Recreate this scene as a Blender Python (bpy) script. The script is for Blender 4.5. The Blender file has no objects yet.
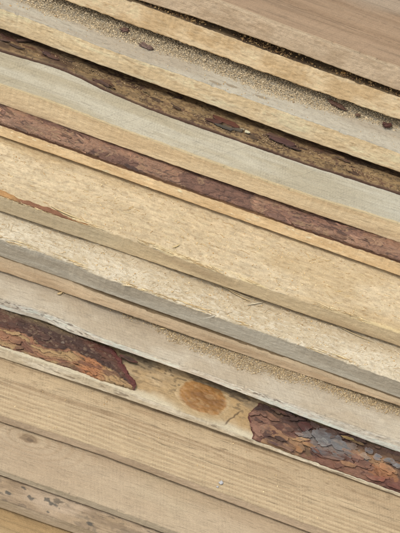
import bpy, math
import numpy as np

C = bpy.context.scene.collection
rng = np.random.default_rng(7)

# ------------------------------------------------------------------ camera model
TH = math.radians(50.0)      # camera looks this far below the horizon
AL = math.radians(19.3)      # camera roll: boards run down to the right
DIST, HGT = 1.15, 0.46
Fw = np.array([0, math.cos(TH), -math.sin(TH)])
r0 = np.array([1.0, 0, 0]); u0 = np.array([0, math.sin(TH), math.cos(TH)])
Rt = math.cos(AL) * r0 + math.sin(AL) * u0
Up = -math.sin(AL) * r0 + math.cos(AL) * u0
CAM = -Fw * DIST

def ray(px, py):
    px = np.asarray(px, float); py = np.asarray(py, float)
    k = HGT / 533.0
    return (Fw * DIST)[None, :] + ((px - 200) * k)[:, None] * Rt + ((266.5 - py) * k)[:, None] * Up

def hit_plane(px, py, a, b):
    """rays against z = a + b x"""
    d = ray(px, py)
    t = (a + b * CAM[0] - CAM[2]) / (d[:, 2] - b * d[:, 0])
    return CAM + d * t[:, None]

def hit_wall(px, py, yf):
    """rays against y = yf(x)"""
    d = ray(px, py); t = np.ones(len(d))
    for _ in range(8):
        x = CAM[0] + d[:, 0] * t
        t = (yf(x) - CAM[1]) / d[:, 1]
    return CAM + d * t[:, None]

def ext(pts):
    """extend a polyline of measured points and resample it"""
    p = np.array(pts, float)
    m = np.polyfit(p[:, 0], p[:, 1], 1)[0]
    m = 0.5 * m + 0.5 * 0.355
    xs = np.arange(-140, 541, 10.0)
    ys = np.interp(xs, p[:, 0], p[:, 1])
    lo = xs < p[0, 0]; hi = xs > p[-1, 0]
    ys[lo] = p[0, 1] + m * (xs[lo] - p[0, 0]); ys[hi] = p[-1, 1] + m * (xs[hi] - p[-1, 0])
    # soften the corners
    k = np.array([1, 2, 1.0]) / 4
    ys[1:-1] = np.convolve(ys, k, 'valid')
    return xs, ys

# ------------------------------------------------------------------ noise
def _hash(i, j, s):
    n = (i.astype(np.int64) * 374761393 + j.astype(np.int64) * 668265263 + s * 1274126177) & 0x7fffffff
    n = ((n ^ (n >> 13)) * 1103515245) & 0x7fffffff
    n = ((n ^ (n >> 15)) * 12345677) & 0x7fffffff
    return ((n ^ (n >> 12)) & 0xffff) / 65535.0

def vn(u, v, s=0):
    iu = np.floor(u); iv = np.floor(v); fu = u - iu; fv = v - iv
    iu = iu.astype(np.int64); iv = iv.astype(np.int64)
    fu = fu * fu * (3 - 2 * fu); fv = fv * fv * (3 - 2 * fv)
    a = _hash(iu, iv, s); b = _hash(iu + 1, iv, s); c = _hash(iu, iv + 1, s); d = _hash(iu + 1, iv + 1, s)
    return (a * (1 - fu) + b * fu) * (1 - fv) + (c * (1 - fu) + d * fu) * fv

def fbm(u, v, s=0, o=4):
    r = 0; a = .5; t = 0
    for k in range(o):
        r = r + a * vn(u * 2 ** k + 17.3 * k, v * 2 ** k + 5.1 * k, s + k * 31); t += a; a *= .5
    return r / t                      # 0..1, mean .5

def ss(a, b, x):
    t = np.clip((x - a) / (b - a), 0, 1); return t * t * (3 - 2 * t)

def lin(rgb):
    c = np.array(rgb, float) / 255
    return np.where(c <= .04045, c / 12.92, ((c + .055) / 1.055) ** 2.4)

ILL_TOP, ILL_FRONT = 1.76, 0.90       # how much light flat tops / upright edges get
def desat(c, k):
    return c * (1 - k) + (c @ np.array([.25, .65, .10]))[..., None] * k
def top(r, g, b): return desat(lin((r, g, b)), .07) * 1.09 / ILL_TOP * np.array([.995, 1.005, .97])
def frt(r, g, b): return desat(lin((r, g, b)), .20) * 1.09 / ILL_FRONT * np.array([1.02, 1, .95])

def mix(a, b, t): return a * (1 - t[..., None]) + b * t[..., None]

# ------------------------------------------------------------------ materials
def wood_mat(name, grain=.10, fuzz=.10, bump=.35, rough=.82, gscale=(14, 420, 420), fine=1100, spec=.25, dist=.0004, pscale=(70, 1100, 1100), pores=.30, speck=.10):
    m = bpy.data.materials.new(name); m.use_nodes = True
    nt = m.node_tree; N = nt.nodes; L = nt.links; N.clear()
    out = N.new('ShaderNodeOutputMaterial'); bs = N.new('ShaderNodeBsdfPrincipled')
    L.new(bs.outputs[0], out.inputs[0])
    bs.inputs['Roughness'].default_value = rough; bs.inputs['Specular IOR Level'].default_value = spec
    at = N.new('ShaderNodeAttribute'); at.attribute_name = 'Col'
    tc = N.new('ShaderNodeTexCoord'); mp = N.new('ShaderNodeMapping'); mp.inputs['Scale'].default_value = gscale
    L.new(tc.outputs['Object'], mp.inputs[0])
    n1 = N.new('ShaderNodeTexNoise'); n1.inputs['Scale'].default_value = 1; n1.inputs['Detail'].default_value = 5; n1.inputs['Roughness'].default_value = .65
    L.new(mp.outputs[0], n1.inputs['Vector'])
    n2 = N.new('ShaderNodeTexNoise'); n2.inputs['Scale'].default_value = fine; n2.inputs['Detail'].default_value = 3; n2.inputs['Roughness'].default_value = .7
    L.new(tc.outputs['Object'], n2.inputs['Vector'])
    def rng_(src, amp):
        r = N.new('ShaderNodeMapRange'); r.inputs[1].default_value = .25; r.inputs[2].default_value = .75
        r.inputs[3].default_value = 1 - amp; r.inputs[4].default_value = 1 + amp
        L.new(src, r.inputs[0]); return r.outputs[0]
    mu0 = N.new('ShaderNodeMath'); mu0.operation = 'MULTIPLY'
    L.new(rng_(n1.outputs[0], grain), mu0.inputs[0]); L.new(rng_(n2.outputs[0], fuzz), mu0.inputs[1])
    # pores: pin-fine dark strokes along the grain, and crisp speckle
    mp3 = N.new('ShaderNodeMapping'); mp3.inputs['Scale'].default_value = pscale; L.new(tc.outputs['Object'], mp3.inputs[0])
    n3 = N.new('ShaderNodeTexNoise'); n3.inputs['Scale'].default_value = 1; n3.inputs['Detail'].default_value = 3; L.new(mp3.outputs[0], n3.inputs['Vector'])
    r3 = N.new('ShaderNodeMapRange'); r3.inputs[1].default_value = .30; r3.inputs[2].default_value = .45; r3.inputs[3].default_value = 1 - pores; r3.inputs[4].default_value = 1
    L.new(n3.outputs[0], r3.inputs[0])
    n4 = N.new('ShaderNodeTexNoise'); n4.inputs['Scale'].default_value = 2300; n4.inputs['Detail'].default_value = 1; L.new(tc.outputs['Object'], n4.inputs['Vector'])
    mu1 = N.new('ShaderNodeMath'); mu1.operation = 'MULTIPLY'; L.new(r3.outputs[0], mu1.inputs[0]); L.new(rng_(n4.outputs[0], speck), mu1.inputs[1])
    mu = N.new('ShaderNodeMath'); mu.operation = 'MULTIPLY'; L.new(mu0.outputs[0], mu.inputs[0]); L.new(mu1.outputs[0], mu.inputs[1])
    vm = N.new('ShaderNodeVectorMath'); vm.operation = 'SCALE'
    L.new(at.outputs['Color'], vm.inputs[0]); L.new(mu.outputs[0], vm.inputs['Scale'])
    L.new(vm.outputs[0], bs.inputs['Base Color'])
    ad = N.new('ShaderNodeMath'); ad.operation = 'ADD'
    L.new(n1.outputs[0], ad.inputs[0]); L.new(n2.outputs[0], ad.inputs[1])
    bp = N.new('ShaderNodeBump'); bp.inputs['Strength'].default_value = bump; bp.inputs['Distance'].default_value = dist
    L.new(ad.outputs[0], bp.inputs['Height']); L.new(bp.outputs[0], bs.inputs['Normal'])
    return m

M_SMOOTH = wood_mat('sawn wood', .10, .12, .7, gscale=(12, 700, 700), pores=.22, speck=.13)
M_FUZZY = wood_mat('rough sawn wood', .12, .13, .7, fine=1100, gscale=(45, 600, 600), pscale=(150, 1000, 1000), pores=.20, speck=.13)
M_SPECK = wood_mat('sawn edge wood', .11, .12, .5, gscale=(60, 420, 420), pscale=(160, 700, 700), pores=.25)
M_BARK = wood_mat('pine bark', .14, .20, .8, rough=.72, gscale=(220, 420, 420), fine=1400, spec=.35)
M_DUST = wood_mat('sawdust', .05, .15, .2, fine=2500)
M_FIBRE = wood_mat('torn wood fibre', .05, .08, .1)
M_KNOT = wood_mat('knot wood', .18, .14, .4, rough=.55, gscale=(150, 260, 260), spec=.4)

# ------------------------------------------------------------------ meshes
def mesh(name, V, F, col, mat, parent=None, smooth=True):
    """V n x 3, F m x k (k = 3 or 4), col n x 3"""
    me = bpy.data.meshes.new(name)
    V = np.ascontiguousarray(V, np.float32); F = np.ascontiguousarray(F, np.int32); k = F.shape[1]
    me.vertices.add(len(V)); me.vertices.foreach_set('co', V.ravel())
    me.loops.add(F.size); me.loops.foreach_set('vertex_index', F.ravel())
    me.polygons.add(len(F)); me.polygons.foreach_set('loop_start', np.arange(0, F.size, k, dtype=np.int32))
    me.polygons.foreach_set('loop_total', np.full(len(F), k, np.int32))
    me.polygons.foreach_set('use_smooth', np.full(len(F), smooth))
    me.update(calc_edges=True)
    a = me.attributes.new('Col', 'FLOAT_COLOR', 'POINT')
    c4 = np.ones((len(V), 4), np.float32); c4[:, :3] = np.clip(col, 0.004, .95); a.data.foreach_set('color', c4.ravel())
    me.materials.append(mat); me.validate()
    o = bpy.data.objects.new(name, me); C.objects.link(o)
    if parent: o.parent = parent
    return o

def tag(o, label, cat, group=None, kind=None):
    o['label'] = label; o['category'] = cat
    if group: o['group'] = group
    if kind: o['kind'] = kind
    return o

XS = np.unique(np.concatenate([np.linspace(-.42, -.262, 24), np.arange(-.262, .262, .0006), np.linspace(.262, .42, 24)]))
NX = len(XS)

def grid_faces(nr, nc):
    i = np.arange(nr * nc).reshape(nr, nc)
    return np.stack([i[:-1, :-1], i[:-1, 1:], i[1:, 1:], i[1:, :-1]], -1).reshape(-1, 4)

B = {}
prev = None

def board(key, name, A, Bt, gap=.0006, mode='plane', inset=0.0, width=0.17, hfun=None, paint=None,
          rough_t=.0003, rough_f=.0002, mat=None, dvis=None, z_start=None, wane=0., bord=None, drop_slope=.26, arris=.0005, rag=.0003):
    """One board. A = measured line of its front arris, Bt = line of its lower front edge."""
    global prev
    if prev is None: a, b = z_start, 0.0
    else:
        b, a = np.polyfit(XS, prev['zb'], 1); a -= gap
    ax, ay = ext(A); bx, by = ext(Bt)
    if mode == 'plane':
        P = hit_plane(ax, ay, a, b)
        ya = np.interp(XS, P[:, 0], P[:, 1]); za = a + b * XS
    elif mode == 'flush':
        yl = prev['ya'] - inset
        P = hit_wall(ax, ay, lambda x: np.interp(x, XS, yl))
        ya = yl; za = np.interp(XS, P[:, 0], P[:, 2])
        b, a = np.polyfit(XS, za, 1); za = a + b * XS
    elif mode == 'wane':
        yl = prev['ya'] - wane
        m, c = np.polyfit(XS, yl, 1); yl = m * XS + c
        P = hit_wall(ax, ay, lambda x: np.interp(x, XS, yl))
        ya = yl; za = np.interp(XS, P[:, 0], P[:, 2])
    Q = hit_wall(bx, by, lambda x: np.interp(x, XS, ya))
    zb = np.interp(XS, Q[:, 0], Q[:, 2])
    Zp = a + b * XS
    info = dict(ya=ya, za=za, zb=zb, a=a, b=b, wane=wane)
    # how far back the face stays in sight
    if dvis is None:
        if prev is None: dvis = .12
        else: dvis = float(np.max(prev['ya'] - ya)) + (.03 if bord is not None else .012)
    dv = np.arange(0, dvis, .0006); dh = np.linspace(dvis, dvis + width, 8)
    D = np.concatenate([dv, dh])
    seed = sum(map(ord, key))
    X2, D2 = np.meshgrid(XS, D)
    if mode == 'wane':
        w = wane * .98
        t = np.clip(D2 / w, 0, 1)
        H = (za - Zp)[None, :] * (1 - np.sin(t * math.pi / 2) ** .9)
    else:
        H = np.zeros_like(D2)
    if bord is not None:
        q = hit_plane(*ext(bord), a, b)
        dB = np.interp(XS, q[:, 0], q[:, 1]) - ya
        info['dB'] = dB
        e = np.clip(D2 - dB[None, :], 0, None)
        H = H - drop_slope * e * ss(-.002, .010, e)
    rt = rough_t * ((fbm(X2 * 300, D2 * 500, seed, 3) - .5) * 2 + .8 * (fbm(X2 * 60, D2 * 160, seed + 5, 2) - .5) * 2)
    H = H + rt
    H = H - arris * (1 - ss(0, .0012, D2)) * (1 + 1.6 * (fbm(X2 * 250, D2 * 0, seed + 9, 3) - .5))
    if mode != 'wane': H = H - .0010 * ss(.70, .76, fbm(X2 * 75, D2 * 40, seed + 13, 3)) * (1 - ss(0, .0032, D2))
    if hfun is not None: H = H + hfun(X2, D2, info)
    wob = .00025 * (fbm(XS * 40, XS * 0, seed + 3, 3) - .5) * 2 + rough_t * (fbm(XS * 350, XS * 0, seed + 4, 3) - .5) * 2
    T = np.stack([X2, ya[None, :] + D2 + (wob[None, :] * (1 - ss(0, .004, D2))), Zp[None, :] + H], -1)
    th = za - zb
    nf = max(8, int(th.mean() / .0006))
    s = np.linspace(0, 1, nf + 1)[1:]
    X3, S3 = np.meshgrid(XS, s)
    E3 = S3 * th[None, :]
    z0 = T[0, :, 2]
    zf = z0[None, :] * (1 - S3) + zb[None, :] * S3
    yf = ya[None, :] + wob[None, :] * (1 - S3) + rough_f * ((fbm(X3 * 260, E3 * 400, seed + 11, 3) - .5) * 2)
    yf = yf + .0016 * ss(.0022, 0, th[None, :] - E3) ** 1.5
    zf = zf + rag * ss(.85, 1, S3) * (fbm(X3 * 180, X3 * 0, seed + 21, 3) - .5) * 2.6
    Fr = np.stack([X3, yf, zf], -1)
    bb = zb - .0002
    R1 = np.stack([XS, ya + .02, bb], -1); R2 = np.stack([XS, ya + D[-1], bb], -1)
    V = np.concatenate([T[::-1], Fr, R1[None], R2[None]], 0)
    nr = V.shape[0]
    colT = paint('top', X2, D2, info); colF = paint('front', X3, E3, info)
    col = np.concatenate([colT[::-1], colF, np.broadcast_to(colF[-1:], (1,) + colF.shape[1:]), np.broadcast_to(colF[-1:], (1,) + colF.shape[1:])], 0)
    Fc = grid_faces(nr, NX)
    idx = np.arange(nr * NX).reshape(nr, NX)
    back = np.stack([idx[-1, :-1], idx[-1, 1:], idx[0, 1:], idx[0, :-1]], -1)
    caps = []
    for c, flip in ((0, False), (NX - 1, True)):
        ring = idx[:, c]; n = nr; k = n // 2
        for q in range(k - 1):
            f = [ring[q], ring[q + 1], ring[n - 2 - q], ring[n - 1 - q]]
            caps.append(f[::-1] if flip else f)
    Fc = np.concatenate([Fc, back, np.array(caps)])
    o = mesh(name, V.reshape(-1, 3), Fc[:, ::-1], col.reshape(-1, 3), mat or M_SMOOTH)
    info.update(T=T, D=D, obj=o, seed=seed)
    B[key] = info; prev = info
    return o

def surf(info, x, d):
    """point of the board's top surface"""
    T = info['T']; D = info['D']
    x = np.asarray(x, float); d = np.asarray(d, float)
    i = np.clip(np.searchsorted(XS, x) - 1, 0, NX - 2); j = np.clip(np.searchsorted(D, d) - 1, 0, len(D) - 2)
    fx = np.clip((x - XS[i]) / (XS[i + 1] - XS[i]), 0, 1); fd = np.clip((d - D[j]) / (D[j + 1] - D[j]), 0, 1)
    P = (T[j, i] * ((1 - fx) * (1 - fd))[:, None] + T[j, i + 1] * (fx * (1 - fd))[:, None]
         + T[j + 1, i] * ((1 - fx) * fd)[:, None] + T[j + 1, i + 1] * (fx * fd)[:, None])
    return P

def loc(info, px, py):
    """(X, d) of a measured point on the board's top surface"""
    d = ray([px], [py])[0]; best = None
    t = (info['a'] + info['b'] * CAM[0] - CAM[2]) / (d[2] - info['b'] * d[0])
    p = CAM + d * t
    for _ in range(25):
        q = surf(info, [p[0]], [p[1] - np.interp(p[0], XS, info['ya'])])[0]
        t += .6 * (q[2] - p[2]) / d[2]; p = CAM + d * t
    return p[0], p[1] - np.interp(p[0], XS, info['ya'])

def flat_loc(info, px, py):
    p = hit_plane([px], [py], info['a'], info['b'])[0]
    return p[0], p[1] - np.interp(p[0], XS, info['ya'])

def ell(X, D, c, rx, rd, ang=0., s=0, warp=.35):
    dx = X - c[0]; dd = D - c[1]
    u = dx * math.cos(ang) + dd * math.sin(ang); v = -dx * math.sin(ang) + dd * math.cos(ang)
    r = np.hypot(u / rx, v / rd) + warp * (fbm(X * 350 + c[0] * 77, D * 450, s, 3) - .5) * 2
    return 1 - ss(.7, 1.1, r)

def checks(c, X, D, seed, n, dmax, k=.5, L=(.02, .09), wdt=.00035):
    g = np.random.default_rng(seed)
    for i in range(n):
        x0, d0, l, sl = g.uniform(-.25, .25), g.uniform(.002, dmax), g.uniform(*L), g.normal(0, .012)
        box = (np.abs(X - x0) < l)
        if not box.any(): continue
        dd = D - d0 - sl * (X - x0) - .0016 * (fbm(X * 45, X * 0 + i, seed + i, 3) - .5) * 2
        w = wdt * np.clip(1 - np.abs((X - x0) / l) ** 2, 0, 1) * (.4 + 1.2 * fbm(X * 120, X * 0, seed + 2 * i, 2))
        c = c * (1 - k * box * (1 - ss(w * .4, w * 1.3 + 1e-6, np.abs(dd))))[..., None]
    return c

# ------------------------------------------------------------------ paint functions
def common(X, D, s, c1, c2, amp=.10, su=9, sv=160, line=.0, su2=4, sv2=700):
    n = fbm(X * su, D * sv, s, 4)
    c = mix(c1, c2, ss(.3, .7, n))
    g = 1 + amp * 2 * (fbm(X * su * 7, D * sv * 3.2, s + 3, 3) - .5)
    if line:
        l = fbm(X * su2 + 3, D * sv2, s + 8, 3)
        g = g * (1 - line * ss(.60, .78, l))
    return c * g[..., None]

def sawmarks(X, D, s, amp=.05, period=.006, skew=.35, wob=1.5):
    ph = (X + skew * D) / period + wob * fbm(X * 30, D * 20, s, 2)
    l = np.abs((ph % 1) - .5) * 2; l = np.where(period > .01, ss(.86, .98, l), l)
    m = vn(np.floor(ph), np.zeros_like(ph), s + 5)
    return 1 - amp * ss(.72, 1, l) * (m > .35) * (.4 + .9 * vn(X * 90, D * 260, s + 2))

def p1(w, X, D, I):
    if w == 'top':
        c = common(X, D, 1, top(174, 144, 113), top(160, 129, 98), .07, 5, 90, .22, 9, 620)
        c = mix(c, top(176, 160, 138), ss(.3, .8, fbm(X * 14, D * 40, 90, 3)) * ss(.045, .08, D) * .6)
        c = c * sawmarks(X, D, 2, .08, .009, -.5)[..., None]
        c = checks(c, X, D, 5, 26, .10, .38)
        return mix(c, top(214, 188, 152), (1 - ss(0, .0016, D)) * .7)
    c = common(X, D, 11, frt(209, 182, 146), frt(196, 167, 130), .14, 60, 110)
    return mix(c, frt(220, 196, 160), (1 - ss(.001, .004, D)) * .5)
def p2(w, X, D, I):
    if w == 'top': return common(X, D, 21, top(120, 98, 68), top(85, 66, 45), .3, 60, 90)
    c = common(X, D, 22, frt(232, 203, 154), frt(214, 179, 124), .12, 45, 90)
    sp = ss(.62, .75, fbm(X * 130, D * 330, 23, 3))
    return mix(c, frt(196, 158, 100), sp * .55)
def p3(w, X, D, I):
    if w == 'top':
        c = common(X, D, 31, top(200, 190, 170), top(188, 174, 152), .07, 10, 120)
        c = c * sawmarks(X, D, 33, .06, .008)[..., None]
        for q in ((232, 86), (262, 97), (216, 83)):
            c = mix(c, top(150, 132, 105), ell(X, D, flat_loc(I, *q), .007, .0018, s=34) * .7)
        return c
    c = common(X, D, 32, frt(236, 211, 162), frt(224, 195, 142), .08, 30, 140)
    sp = ss(.66, .76, fbm(X * 110, D * 380, 35, 3))
    return mix(c, frt(190, 158, 108), sp * .6)
def p4(w, X, D, I):
    if w == 'top':
        c = common(X, D, 41, top(204, 194, 170), top(190, 177, 148), .07, 12, 110)
        c = c * sawmarks(X, D, 43, .20, .0150, -.85, .9)[..., None] * sawmarks(X, D, 44, .18, .0024, .15, .3)[..., None]
        c = c * (1 - .10 * ss(.66, .74, fbm(X * 5, D * 420, 45, 3)))[..., None]
        blue = ss(.0, .22, X) * .5
        c = mix(c, top(196, 193, 178), blue)
        c = mix(c, top(216, 188, 138), (1 - ss(.0004, .0022, D - .0012 * fbm(X * 90, D * 0, 6, 3))) * .8)
        return c
    return common(X, D, 42, frt(226, 199, 150), frt(213, 183, 133), .07, 12, 120)
def p5(w, X, D, I):
    if w == 'top': return common(X, D, 51, top(150, 110, 75), top(120, 82, 60), .1)
    c = common(X, D, 52, frt(228, 198, 147), frt(214, 180, 126), .08, 30, 150)
    sp = ss(.69, .77, fbm(X * 150, D * 300, 53, 3))
    return mix(c, frt(245, 228, 190), sp * .6)
def p6(w, X, D, I):
    if w == 'top':
        c = common(X, D, 61, top(224, 201, 163), top(214, 189, 149), .05, 16, 45)
        c = c * sawmarks(X, D, 641, .10, .0034, .6, 3.0)[..., None] * sawmarks(X, D, 642, .07, .0019, .2, 2.0)[..., None]
        f = fbm(X * 190 + 6 * fbm(X * 40, D * 60, 66, 2), D * 420, 62, 4)
        c = c * (1 + .55 * (f - .5) )[..., None]
        c = mix(c, top(232, 212, 170), ss(.58, .74, fbm(X * 260, D * 600, 64, 3)) * .35)
        c = mix(c, top(160, 128, 84), ss(.62, .74, fbm(X * 330, D * 620, 65, 3)) * .32)
        c = mix(c, top(196, 164, 112), ss(.52, .66, fbm(X * 9, D * 28, 640, 4)) * .4)
        swirl = np.sin((D * 900 + 9 * fbm(X * 22, D * 45, 67, 3)) * 1.0)
        c = c * (1 + .04 * swirl * ss(.35, .6, fbm(X * 12, D * 25, 68)))[..., None]
        c = mix(c, top(232, 206, 152), (1 - ss(.001, .007, D)) * ss(.45, .6, fbm(X * 40, D * 200, 69, 3)) * .7)
        return c
    c = common(X, D, 63, frt(196, 173, 130), frt(178, 153, 112), .09, 14, 130)
    x0 = hit_wall(np.array([150.]), np.array([250.]), lambda x: np.interp(x, XS, I['ya']))[0, 0]
    c = mix(c, frt(190, 176, 142), (1 - ss(x0 - .05, x0, X)) * .5)
    return mix(c, frt(206, 182, 138), (1 - ss(.0006, .002, D)) * .5)
def p7(w, X, D, I):
    if w == 'top':
        c = common(X, D, 71, top(224, 207, 177), top(211, 191, 157), .06, 18, 60)
        f = fbm((X + .4 * D) * 230, D * 480, 72, 3)
        c = mix(c, top(238, 225, 200), ss(.53, .75, f) * .5)
        c = mix(c, top(172, 146, 110), ss(.58, .72, fbm((X + .5 * D) * 300, D * 520, 74, 3)) * .38)
        b, = [I['dB7']] if 'dB7' in I else [None]
        c = mix(c, top(200, 177, 142), ss(.016, .03, D) * .5)
        return c
    c = common(X, D, 73, frt(178, 170, 150), frt(166, 155, 133), .06, 16, 110)
    return c
def p8(w, X, D, I):
    if w == 'top': return common(X, D, 81, top(200, 170, 130), top(180, 150, 110))
    c = common(X, D, 82, frt(206, 178, 138), frt(188, 158, 118), .10, 22, 120, .15, 12, 500)
    return mix(c, frt(217, 192, 152), (1 - ss(.004, .008, D)) * .6)
def p9(w, X, D, I):
    if w == 'top':
        c = common(X, D, 91, 1.14 * top(196, 182, 160), 1.14 * top(186, 169, 144), .08, 30, 60)
        c = c * sawmarks(X, D, 92, .16, .0030, .5)[..., None]
        return mix(c, top(165, 142, 112), ss(.016, .026, D) * .35)
    c = common(X, D, 93, frt(236, 226, 204), frt(214, 201, 175), .12, 40, 180)
    dk = ss(.60, .68, fbm((X + .5 * D) * 170, D * 900, 94, 3)) * ss(.35, .6, fbm(X * 22, D * 60, 95, 2))
    c = mix(c, frt(112, 96, 80), dk * .8)
    c = mix(c, frt(236, 228, 210), ss(.58, .7, fbm(X * 120, D * 500, 96, 3)) * .6)
    return c
def p10(w, X, D, I):
    if w == 'top':
        c = common(X, D, 101, top(206, 178, 136), top(190, 158, 112), .14, 60, 100)
        c = mix(c, top(222, 208, 178), (1 - ss(.003, .010, D + .006 * (fbm(X * 80, D * 80, 104, 3) - .5))) * .8)
        # amber resin stain round the knot, cracks, dark back
        k = flat_loc2(I, 202, 397)
        r = np.hypot((X - k[0] - .0) / .030, (D - k[1]) / .024) + .25 * (fbm(X * 60, D * 60, 105, 3) - .5)
        c = mix(c, top(190, 160, 114), (1 - ss(.75, 1.25, r)) * .9)
        k2 = flat_loc2(I, 243, 408)
        c = mix(c, top(184, 150, 100), ell(X, D, k2, .012, .018, .6, 106) * .7)
        cr = np.abs(X - (flat_loc2(I, 233, 412)[0] + .5 * (D - .012) + .004 * (fbm(D * 200, D * 0, 107) - .5)))
        c = mix(c, top(92, 70, 50), (1 - ss(.0003, .0012, cr)) * .8 * ss(.002, .006, D) * (1 - ss(.02, .026, D)))
        c = mix(c, top(128, 112, 90), ss(.022, .034, D) * ss(.3, .6, fbm(X * 60, D * 160, 108, 4)) * .75)
        c = mix(c, top(90, 74, 58), ss(.60, .68, fbm(X * 170, D * 420, 109, 3)) * .6 * ss(.002, .03, D))
        c = checks(c, X, D, 9, 16, .03, .4, (.004, .02), .0004)
        return c
    c = common(X, D, 102, frt(218, 206, 180), frt(198, 182, 150), .12, 40, 150)
    return mix(c, frt(130, 112, 88), ss(.66, .74, fbm(X * 70, D * 420, 103, 3)) * .7)
def flat_loc2(I, px, py):
    """first estimate of a point on the rounded wane, before the mesh exists"""
    lo = hit_wall(np.array([px]), np.array([py]), lambda x: np.interp(x, XS, I['ya']) + .5 * I['wane'])[0]
    best = None
    d = ray([px], [py])[0]
    for t in np.linspace(.9, 1.12, 900):
        p = CAM + d * t
        ya = np.interp(p[0], XS, I['ya']); za = np.interp(p[0], XS, I['za']); Zp = I['a'] + I['b'] * p[0]
        dd = p[1] - ya
        if dd < 0: continue
        tt = min(dd / (I['wane'] * .98), 1)
        h = Zp + (za - Zp) * (1 - math.sin(tt * math.pi / 2) ** .9)
        if p[2] <= h: return p[0], dd
    return lo[0], .01
def p11(w, X, D, I):
    if w == 'top':
        c = common(X, D, 111, top(202, 176, 138), top(190, 163, 126), .08, 16, 70, .12, 16, 700)
        Dw = D + .0022 * (fbm(X * 10, D * 30, 112, 2) - .5) * 2 + .004 * X
        per = .0043 + .00002 * 0
        st = np.sin(Dw / per * 2 * math.pi)
        amp = (1 - ss(.022, .034, D)) * (.5 + fbm(X * 60, D * 300, 113, 2))
        c = mix(c, top(222, 196, 152), np.clip(st, 0, 1) * amp * .42)
        c = mix(c, top(168, 138, 100), np.clip(-st, 0, 1) * amp * .30)
        b2 = ss(.60, .72, fbm(X * 10 + 4, D * 420, 117, 3)) * ss(.02, .03, D)
        c = mix(c, top(150, 120, 86), b2 * .5)
        k = .6 * ss(.68, .76, fbm(X * 130, D * 420, 114, 3)) * ss(.024, .034, D)
        c = mix(c, top(138, 110, 78), k * .6)
        c = c * sawmarks(X, D, 115, .22, .0025, .25)[..., None]
        c = checks(c, X, D, 6, 14, .07, .34)
        c = checks(c, X, D, 7, 60, .07, .3, (.003, .010), .0005)
        return c
    return common(X, D, 116, frt(188, 164, 132), frt(172, 148, 117), .08, 18, 120)
def p12(w, X, D, I):
    if w == 'top':
        c = common(X, D, 121, top(200, 178, 144), top(188, 164, 130), .08, 14, 60)
        c = c * sawmarks(X, D, 122, .20, .0030, .3)[..., None]
        k = flat_loc(I, 29, 439)
        r = np.hypot((X - k[0]) / 2.4, D - k[1])
        ring = np.sin(r * 1500 + 4 * fbm(X * 60, D * 60, 124, 2))
        c = mix(c, top(166, 136, 98), np.clip(ring, 0, 1) * .4 * (1 - ss(.012, .035, r)))
        c = mix(c, top(110, 84, 52), ell(X, D, k, .0085, .0042, s=125) * .8)
        c = mix(c, top(70, 52, 34), ell(X, D, (k[0] + .001, k[1] - .0005), .003, .002, s=126) * .8)
        c = checks(c, X, D, 8, 9, .06, .25)
        return mix(c, top(192, 166, 138), ss(.45, .65, fbm(X * 8, D * 14, 127)) * .35)
    return common(X, D, 123, frt(180, 163, 133), frt(166, 150, 120), .08, 20, 120)
def p13(w, X, D, I):
    if w == 'top':
        c = common(X, D, 131, top(194, 170, 142), top(180, 154, 122), .14, 24, 90, .25, 12, 420)
        blob = ss(.64, .70, fbm(X * 110, D * 240, 132, 3)) * ss(.4, .6, fbm(X * 16, D * 40, 133, 2))
        c = mix(c, top(100, 90, 78), np.maximum(blob * .4, (.75 * ss(.60, .67, fbm(X * 150, D * 520, 135, 3)) * ss(.42, .55, fbm(X * 24, D * 70, 136, 2)))))
        c = mix(c, top(150, 126, 100), ss(.5, .7, fbm(X * 60, D * 260, 134, 3)) * .5)
        for px, py, a, b_ in ((31, 498, .0062, .0036), (8, 493, .004, .0022), (52, 503, .009, .0032), (48, 512, .002, .0012), (90, 524, .005, .002), (24, 488, .0035, .0015)):
            c = mix(c, top(72, 74, 72), ell(X, D, flat_loc(I, px, py), a * .65, b_ * .6, -.2, px, 1.0) * .75)
        return c
    return common(X, D, 133, frt(182, 162, 132), frt(166, 146, 115), .1, 20, 110, .2)
def p14(w, X, D, I):
    c = common(X, D, 141, top(192, 162, 116), top(178, 146, 100), .10, 14, 80, .2, 10, 400)
    return c * sawmarks(X, D, 142, .1, .003, .3)[..., None]

# ------------------------------------------------------------------ relief functions
def h6(X, D, I):
    return .00026 * (fbm(X * 190 + 6 * fbm(X * 40, D * 60, 66, 2), D * 420, 62, 4) - .5) * 2 - .0014 * (1 - ss(0, .003, D)) * ss(.5, .7, fbm(X * 60, D * 0, 660, 3))
def h7(X, D, I):
    f = fbm((X + .4 * D) * 230, D * 480, 72, 3)
    return .00035 * (ss(.4, .7, f) - .3) - .001 * (1 - ss(0, .0025, D)) * ss(.45, .7, fbm(X * 70, D * 0, 661, 3))
def h11(X, D, I):
    Dw = D + .0022 * (fbm(X * 10, D * 30, 112, 2) - .5) * 2 + .004 * X
    return .00018 * np.sin(Dw / .0043 * 2 * math.pi) * (1 - ss(.022, .034, D))

# ------------------------------------------------------------------ the boards, top of the stack first
G = 'sawn boards stacked in steps'
def T_(o, label, cat='board'): return tag(o, label, cat, G)

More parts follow.
